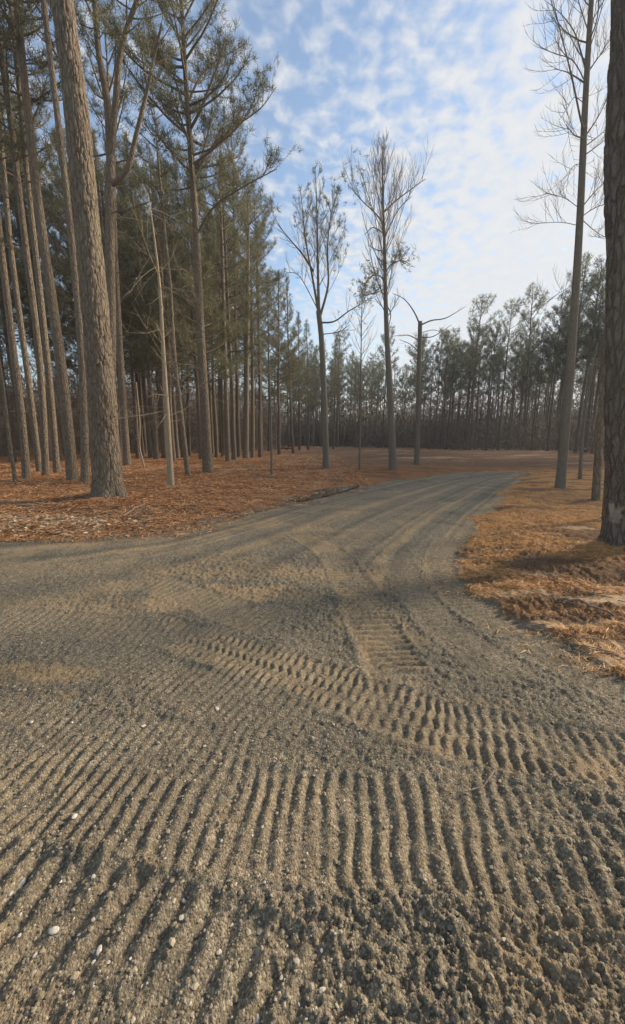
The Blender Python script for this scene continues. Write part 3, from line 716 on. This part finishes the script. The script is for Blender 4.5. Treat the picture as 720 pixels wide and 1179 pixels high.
def dead_tree(n, ln, sf=(.25, 1)):
    def b(mw, mn, q, rad, base, Y, root): dead_stubs(mw, q, rad, sf[0], sf[1], n, ln, .011)
    return b
hero('dead_tree', 'pale barkless tree with many dead twigs before the dark woods', 'dead tree', [(197, 560), (194, 500), (188, 400), (184, 330), (176, 260), (170, 222)], 8, 1.2, 'pale_bark', None, 50, 12, dead_tree(48, 2.3))
hero('sapling', 'crooked short stem with a kink at the woods floor', 'sapling', [(167, 541), (161, 515), (161, 485), (157, 440)], 2.6, 1.2, 'pale_bark', None, 24, 7, dead_tree(8, .8))
hero('sapling', 'thin bare pole sapling alone on the straw', 'sapling', [(313, 548), (312, 480), (310, 420), (309, 370)], 2.6, 1.0, 'gray_bark', None, 30, 7, dead_tree(20, 1.0, (.4, 1)))
def bare_sap(mw, mn, q, rad, base, Y, root):
    tips = []
    for i in range(26):
        f = .45 + .53 * i / 26; p = q[int(f * (len(q) - 1))]; az = i * 2.4
        ascending(mw, p, [math.cos(az), math.sin(az) * .7, .9], 2.2 * (1.25 - f), .014, 1, tips, 5, .3, .6)
hero('sapling', 'slender bare sapling with wispy crown between the two bare trees', 'sapling', [(414, 543), (415, 470), (416, 400), (417, 345)], 2.6, .8, 'gray_bark', None, 40, 7, bare_sap)

def three_stem(mw, mn, q, rad, base, Y, root):
    tips = []
    stems = [([(367, 362), (361, 325), (352, 275), (346, 215)], .065, .4), ([(367, 362), (366, 300), (365, 240), (363, 190)], .075, 0), ([(369, 368), (378, 328), (377, 290), (381, 250), (390, 215)], .06, -.5)]
    for px, r, dy in stems:
        lm = MB(); qq = limb_px(lm, px, Y, base, r, .008, 22, 8, dy)
        lm.build('limb', M['gray_bark'], root)
        for i in range(17):
            f = .22 + .76 * i / 17; k = int(f * 21); az = i * 2.4
            ascending(mw, qq[k], [math.cos(az) * .7, math.sin(az) * .6, .95], 2.1 * (1.2 - f), .013, 2, tips, 7, .35, .55)
    for px, r in (([(361, 312), (348, 292), (336, 278), (318, 256)], .05), ([(371, 372), (385, 370), (402, 358), (428, 343)], .045), ([(370, 385), (390, 382), (403, 374)], .025), ([(360, 325), (345, 318), (330, 314)], .025)):
        qq = limb_px(mw, px, Y, base, r, .012, 14, 5, rng.normal(0, .8))
        for _ in range(7):
            k = rng.integers(5, 13); ascending(mw, qq[k], unit(qq[k + 1] - qq[k]) * .7 + rng.normal(0, .5, 3) + np.array([0, 0, .3]), .9, .012, 1, tips, 4, .3, .5)
    cs = [t[0] for t in tips if rng.random() < .08 + .16 * (t[0][0] > .2)]; 
    if cs: tufts(mn, np.array(cs), np.tile([0, 0, 1.0], (len(cs), 1)), 10, .17, .008)
hero('three_stemmed_tree', 'half-bare tree dividing into three stems at mid height', 'tree', [(376, 542), (374, 480), (371, 400), (367, 358)], 7.5, 6, 'gray_bark', None, 40, 12, three_stem)

def poplar(mw, mn, q, rad, base, Y, root):
    tips = []; n = len(q)
    for i in range(34):
        f = .50 + .49 * i / 34; p = q[min(int(f * n), n - 2)]; az = i * 2.4 + rng.normal(0, .4); g = (f - .5) / .5
        ln = 2.6 * (.5 + .8 * math.sin(min(1, g * 1.25) * math.pi) ** .8) * (1.05 - .45 * g)
        ascending(mw, p, [math.cos(az) * .75, math.sin(az) * .6, .85 + .5 * g], ln * rng.uniform(.7, 1.1), .012 + .012 * (1 - g), 2, tips, 8, .45, .55)
    for px, r in (([(442, 258), (432, 245), (418, 232), (403, 215)], .03), ([(443, 246), (455, 232), (468, 222), (490, 206)], .03), ([(443, 275), (450, 258), (460, 240), (474, 226)], .03)):
        qq = limb_px(mw, px, Y, base, r, .012, 14, 5, rng.normal(0, .6))
        for k in range(4, 13): ascending(mw, qq[k], unit(qq[k + 1] - qq[k]) * .4 + rng.normal(0, .35, 3) + np.array([0, 0, .7]), 1.4, .013, 1, tips, 4, .4, .45)
    cs = []
    for px, r in (([(444, 325), (438, 318), (428, 318), (418, 330)], .035), ([(444, 330), (430, 338), (415, 342)], .02), ([(444, 318), (450, 305), (462, 300), (472, 304)], .03), ([(443, 290), (435, 288), (424, 282)], .025), ([(447, 350), (450, 362), (447, 378), (445, 385)], .03), ([(444, 310), (438, 300), (434, 295)], .025), ([(443, 270), (430, 262), (420, 270)], .025)):
        qq = limb_px(mw, px, Y, base, r, .012, 14, 5, rng.normal(0, .4))
        if px[0][1] in (325, 330, 318):
            for _ in range(20):
                k = rng.integers(6, 13); tp = branch(mw, qq[k], rng.normal(0, .6, 3) + np.array([0, 0, .3]), .6, .01, 3, .2, .2, 4); cs += [tp[1], tp[2], tp[3]]
    c0 = P(413, 208, Y) - base
    cs += [c0 + rng.normal(0, [.45, .4, .3]) for _ in range(40)]
    cs = np.array(cs); tufts(mn, cs, rng.normal(0, 1, cs.shape), 10, .2, .008)
hero('tall_bare_tree', 'tallest bare grey tree against the sky, broom-shaped top', 'tree', [(453, 544), (449, 450), (445, 370), (443, 290), (441, 220), (441, 168)], 9.5, 1.0, 'gray_bark', None, 70, 12, poplar)

def snag(mw, mn, q, rad, base, Y, root):
    for px, r in (([(483, 374), (478, 361), (470, 349), (462, 342), (452, 338)], .05), ([(484, 374), (497, 369), (514, 366), (536, 353)], .045), ([(483, 391), (470, 386), (453, 387)], .035), ([(484, 390), (497, 388), (508, 382), (520, 374)], .035), ([(483, 405), (472, 396), (460, 391)], .035), ([(484, 384), (500, 380), (514, 386)], .02)):
        lm = MB(); qq = limb_px(lm, px, Y, base, r, .012, 14, 6, rng.normal(0, .5))
        for _ in range(2): k = rng.integers(7, 12); branch(lm, qq[k], unit(qq[k + 1] - qq[k]) + rng.normal(0, .5, 3), .5, .01, 3, .2, .2, 4)
        lm.build('limb', M['gray_bark'], root)
hero('broken_snag', 'limbless broken-topped trunk with a few bent dead limbs', 'dead tree', [(480, 535), (482, 450), (484, 370)], 6, 5, 'gray_bark', None, 40, 12, snag)

def r_bare(mw, mn, q, rad, base, Y, root):
    tips = []
    for px, r in (([(671, 150), (668, 134), (658, 86), (645, 35), (634, -12)], .055), ([(674, 82), (669, 60), (662, 38), (648, 18), (630, 2)], .05), ([(672, 92), (655, 84), (638, 79)], .045), ([(670, 163), (661, 155), (652, 143)], .045), ([(676, 80), (690, 65), (704, 50)], .05), ([(673, 160), (688, 136), (702, 108)], .045), ([(672, 170), (688, 158), (702, 145)], .045), ([(672, 180), (688, 168), (702, 157)], .04),
                  ([(669, 236), (684, 222), (700, 206)], .04), ([(668, 247), (684, 240), (702, 233)], .03), ([(667, 262), (645, 256), (610, 258)], .02), ([(676, 55), (664, 45), (644, 28), (632, -10)], .04), ([(680, 50), (688, 20), (690, -20)], .04), ([(669, 240), (650, 228), (628, 222)], .02), ([(667, 248), (688, 268), (705, 276)], .024), ([(660, 330), (640, 340), (625, 352)], .016), ([(674, 120), (662, 112), (655, 122), (644, 138)], .022), ([(671, 192), (662, 190), (650, 205)], .02), ([(672, 100), (660, 70), (640, 62), (622, 55)], .03)):
        qq = limb_px(mw, px, Y, base, r * .48, .005, 14, 5, rng.normal(0, .6))
        for k in range(4, 13):
            ascending(mw, qq[k], unit(qq[k + 1] - qq[k]) * .6 + rng.normal(0, .45, 3) + np.array([0, 0, .3]), .8, .006, 1, tips, 6, .3, .5)
    for i in range(14):
        f = .78 + .21 * i / 14; az = i * 2.4
        ascending(mw, q[int(f * 69)], [math.cos(az) * .7, math.sin(az) * .6, .9], 2.2 * (1.25 - f) + .8, .014, 2, tips, 5, .4, .5)
hero('leaning_bare_tree', 'bare tree leaning right beside the road, lit along one side', 'tree', [(645, 564), (652, 480), (660, 380), (668, 250), (674, 120), (681, 0), (684, -50)], 12, 6, 'gray_bark', 13.5, 70, 14, r_bare)
hero('pine_tree', 'dark slim trunk just left of the huge right-edge pine', PINE, [(686, 578), (692, 480), (700, 380), (712, 250), (724, 120)], 10, 7.5, 'pine_bark', 15, 60, 14, pine_top(.68, 2.2, 24, 6, (.4, .6)))
hero('pine_tree', 'trunk half hidden behind the huge right-edge pine', PINE, [(700, 602), (704, 520), (712, 380), (730, 200)], 13, 10, 'pine_bark', 16, 60, 14, pine_top(.7, 2.2, 22, 4, (.5, .65)))
hero('sapling', 'thin leaning stem between the two right-hand trunks', 'sapling', [(668, 553), (671, 500), (678, 450), (688, 395)], 4.5, 2, 'gray_bark', None, 30, 8, dead_tree(14, 1.2, (.4, 1)))

# ---- the woods behind: every pine a tree of its own
taken = [tuple(G(*p)) for p in ((127, 577), (84, 553), (98, 557), (240, 546), (197, 560), (217, 550), (376, 542), (453, 544), (480, 535), (53, 549), (66, 546), (31, 552), (147, 538), (263, 533), (283, 529))]
def scatter(n, poly, dmin):
    poly = np.array(poly, float); out = []; tries = 0
    lo, hi = poly.min(0), poly.max(0)
    while len(out) < n and tries < 20000:
        tries += 1; c = rng.uniform(lo, hi)
        if not inside(np.array([c[0]]), np.array([c[1]]), poly)[0]: continue
        if min(math.hypot(c[0] - a, c[1] - b) for a, b in taken) < dmin: continue
        taken.append(tuple(c)); out.append(c)
    return out
lab_l = 'pine trunk among many alike deep in the dark left woods'
for k, c in enumerate(scatter(92, [(-34, 20), (-16, 21), (-9, 29), (-4.5, 38), (-4, 52), (-20, 60), (-48, 48)], 1.5)):
    v = TALLV[k % 6] if k % 3 else THINV[k % 4]
    plant(v, c[0], c[1], rng.uniform(.85, 1.08), lab_l, 'pines deep in the left woods', wide=rng.uniform(.8, 1.05))
for k, (px, py, sc, lab) in enumerate(((300, 527, .95, 'conical green pine at the edge of left woods above the trunk pair'), (322, 523.5, .95, 'conical pine with low branches one along from the trunk pair'), (338, 522.5, .9, 'bushy pine with pale straight trunk left of the three-stemmed tree'), (355, 518.5, .95, 'far bushy pine just left of the three-stemmed tree'), (270, 531, 1.0, 'bushy pine filling behind the tall open pine'), (232, 530, 1.0, 'bushy pine behind the leaning slender pine'), (180, 531, 1.05, 'bushy pine behind the pale dead tree'), (205, 528, 1.0, 'deeper bushy pine right of the pale dead tree'), (384, 518, .8, 'small far pine just right of the three-stemmed tree')) + tuple((a, b_, c_, 'bushy dark pine among several alike at the back of the left woods') for a, b_, c_ in ((160, 528, 1.05), (140, 530, 1.1), (110, 530, 1.1), (70, 531, 1.1), (30, 532, 1.1), (-20, 533, 1.1), (218, 524, 1.1), (250, 526, 1.05), (285, 522, 1.05), (310, 520, 1.05), (190, 525, 1.1), (345, 519, .9), (120, 535, 1.0), (240, 535, .9), (200, 534, .95)))):
    g = G(px, py); taken.append(tuple(g)); plant(EDGEV[k % 4], g[0], g[1], sc, lab, 'bushy pines at the edge of the left woods')
g = G(416, 514); plant(FARV[0], g[0], g[1], .8, 'round-topped pine alone behind the slender bare sapling', None)
for labz, grp, n, poly, dm in (
    ('pine of the far treeline left of the broken snag', 'treeline pines left of the snag', 44, [(-6, 56), (0, 62), (8, 66), (14, 60), (20, 70), (16, 92), (-6, 88)], 1.6),
    ('tall pine of the treeline between the snag and leaning bare tree', 'treeline pines behind the road end', 68, [(14, 58), (19, 49), (25, 40.5), (30, 37), (42, 50), (36, 70), (22, 78)], 1.2),
    ('tall pine in the dense woods right of the leaning bare tree', 'pines in the right woods', 44, [(24.5, 40), (26, 33), (26, 24), (30, 20), (44, 26), (46, 46), (34, 48)], 1.2)):
    for k, c in enumerate(scatter(n, poly, dm)):
        plant(FARV[k % 7], c[0], c[1], rng.uniform(.74, 1.05) * (1.06 if 'right woods' in grp else .95), labz, grp, wide=rng.uniform(.85, 1.1))

# understory and the wood far behind
mt, mn = MB(), MB()
for k in range(2600):
    a = rng.uniform(-62, 58); a = R(a); d = rng.uniform(74, 120); x, y = d * math.sin(a), d * math.cos(a)
    h = rng.uniform(5, 13); mt.tube([[x, y, -.5], [x + rng.normal(0, .3), y, h * .5], [x + rng.normal(0, .6), y, h]], [.11, .08, .02], 3, False)
n = 42000; a = R(1) * rng.uniform(-62, 58, n); d = rng.uniform(76, 125, n); z = np.abs(rng.normal(0, 3.6, n))
z = np.where(rng.random(n) < .3, rng.uniform(3, 13, n), z)
tufts(mn, np.stack([d * np.sin(a), d * np.cos(a), z], -1), np.tile([0, 0, 1.0], (n, 1)), 4, 1.3, .09)
mt.n and tag(mt.build('distant_wood_stems', M['twig']), 'grey mass of thin stems in the wood beyond the treeline', 'far wood', kind='stuff')
tag(mn.build('distant_brush', M['brush'], smooth=False), 'brown tangle of brush and far branches behind the pines', 'brush', kind='stuff')
mn, mw = MB(), MB()
def thicket(n, poly, hmax, ln, wd):
    pts = []; poly = np.array(poly, float); lo, hi = poly.min(0), poly.max(0)
    while len(pts) < n:
        c = rng.uniform(lo, hi, (n, 2)); c = c[inside(c[:, 0], c[:, 1], poly)]; pts += list(c)
    c = np.array(pts[:n]); z = hmax * rng.random(n) ** 1.6
    cl = fbm(c[:, 0], c[:, 1], .25, 3, 300) > -.25; c, z = c[cl], z[cl]
    tufts(mn, np.column_stack([c, z]), np.tile([0, 0, 1.0], (len(c), 1)), 5, ln, wd, 1.0)
thicket(22000, [(-40, 34), (-22, 34), (-10, 44), (-4, 50), (-4, 60), (-20, 66), (-50, 56)], 8, .9, .016)
thicket(9000, [(6, 70), (15, 61), (22, 50), (29, 39.5), (42, 42), (36, 66), (20, 84)], 4.0, .9, .02)
thicket(5000, [(26, 38), (27, 26), (32, 24), (44, 30), (44, 42)], 3.2, .8, .02)
tag(mn.build('thicket', M['brush'], smooth=False), 'dry leafless thicket filling the gaps between forest trunks', 'thicket', kind='stuff')

# ------------------------------------------------------------------ thin winter haze
mb = MB(); X0, X1, Y0, Y1, Z0, Z1 = -480, 480, -8, 215, -3, 27
mb.add([[x, y, z] for z in (Z0, Z1) for x, y in ((X0, Y0), (X1, Y0), (X1, Y1), (X0, Y1))], [[3, 2, 1, 0], [4, 5, 6, 7], [0, 1, 5, 4], [1, 2, 6, 5], [2, 3, 7, 6], [3, 0, 4, 7]])
m = bpy.data.materials.new('haze'); m.use_nodes = True; nt = m.node_tree
nt.nodes.remove(nt.nodes['Principled BSDF']); pv = N(nt, 'ShaderNodeVolumePrincipled')
pv.inputs['Color'].default_value = (0.9, 0.93, 0.96, 1); pv.inputs['Density'].default_value = 0.0010; pv.inputs['Anisotropy'].default_value = 0.4
L(nt, pv.outputs[0], nt.nodes['Material Output'].inputs['Volume'])
o = mb.build('haze', m, smooth=False); tag(o, 'thin pale haze in the air', 'haze', kind='stuff')

# ------------------------------------------------------------------ sky and sun
AZ, EL = R(65), R(25)
w = bpy.data.worlds.new('World'); bpy.context.scene.world = w; w.use_nodes = True
nt = w.node_tree; bg = nt.nodes['Background']; out = nt.nodes['World Output']
sky = N(nt, 'ShaderNodeTexSky', sky_type='NISHITA'); sky.sun_disc = False
sky.sun_elevation = EL; sky.sun_rotation = AZ; sky.dust_density = 0.6; sky.air_density = 1.2; sky.ozone_density = 2.0
L(nt, sky.outputs['Color'], bg.inputs['Color']); bg.inputs['Strength'].default_value = 0.135
tc = N(nt, 'ShaderNodeTexCoord'); sx = N(nt, 'ShaderNodeSeparateXYZ'); L(nt, tc.outputs['Generated'], sx.inputs[0])
zz = math_(nt, 'MAXIMUM', sx.outputs['Z'], 0.02)
zz = math_(nt, 'ADD', zz, 0.12)
cb = N(nt, 'ShaderNodeCombineXYZ'); L(nt, math_(nt, 'DIVIDE', sx.outputs['X'], zz), cb.inputs[0]); L(nt, math_(nt, 'DIVIDE', sx.outputs['Y'], zz), cb.inputs[1])
c1 = noise(nt, cb.outputs[0], 17.0, 3, 0.5, 0.2); c2 = noise(nt, cb.outputs[0], 1.6, 3, 0.5)
lp = N(nt, 'ShaderNodeVectorMath', operation='DOT_PRODUCT'); L(nt, tc.outputs['Generated'], lp.inputs[0])
gd = Vector((math.sin(R(33)) * math.cos(R(14)), math.cos(R(33)) * math.cos(R(14)), math.sin(R(14)))); lp.inputs[1].default_value = gd
veil = N(nt, 'ShaderNodeMapRange'); veil.inputs['From Min'].default_value = 0.82; veil.inputs['From Max'].default_value = 0.98; veil.inputs['To Min'].default_value = 0; veil.inputs['To Max'].default_value = 0.9
L(nt, lp.outputs['Value'], veil.inputs['Value'])
cov = math_(nt, 'ADD', math_(nt, 'MULTIPLY', c1.outputs['Fac'], 2.7), math_(nt, 'MULTIPLY', c2.outputs['Fac'], 0.8))
cov = math_(nt, 'ADD', cov, -1.52); cov = math_(nt, 'ADD', cov, veil.outputs[0])
cm = N(nt, 'ShaderNodeMapRange', interpolation_type='SMOOTHSTEP'); cm.inputs['From Min'].default_value = -0.1; cm.inputs['From Max'].default_value = 1.15
cm.inputs['To Min'].default_value = 0.08; cm.inputs['To Max'].default_value = 0.97
L(nt, cov, cm.inputs['Value'])
bg2 = N(nt, 'ShaderNodeBackground'); bg2.inputs['Strength'].default_value = 0.57
L(nt, mix(nt, c1.outputs['Fac'], (0.78, 0.84, 0.92), (1.0, 1.0, 1.0)), bg2.inputs['Color'])
ms = N(nt, 'ShaderNodeMixShader'); L(nt, cm.outputs[0], ms.inputs[0]); L(nt, bg.outputs[0], ms.inputs[1]); L(nt, bg2.outputs[0], ms.inputs[2])
L(nt, ms.outputs[0], out.inputs['Surface'])
sun = bpy.data.lights.new('sun', 'SUN'); sun.energy = 5.0; sun.angle = R(12); sun.color = (1.0, 0.86, 0.67)
so = bpy.data.objects.new('sun', sun); C.objects.link(so)
sd_ = Vector((math.sin(AZ) * math.cos(EL), math.cos(AZ) * math.cos(EL), math.sin(EL)))
so.rotation_euler = sd_.to_track_quat('Z', 'Y').to_euler(); so.location = sd_ * 60

cam = bpy.data.cameras.new('camera'); co = bpy.data.objects.new('camera', cam); C.objects.link(co)
co.location = (0, 0, CAM_H); co.rotation_euler = (R(90) - PITCH, 0, 0)
cam.sensor_fit = 'VERTICAL'; cam.sensor_height = 36; cam.lens = F / 1179 * 36; cam.clip_start = 0.05; cam.clip_end = 2000
sc = bpy.context.scene; sc.camera = co
sc.view_settings.view_transform = 'Standard'; sc.view_settings.look = 'None'; sc.view_settings.gamma = 1
sc.view_settings.exposure = 0.6; sc.view_settings.use_curve_mapping = False
sc.cycles.max_bounces = 5; sc.cycles.diffuse_bounces = 3; sc.cycles.transparent_max_bounces = 4
sc.cycles.use_denoising = True
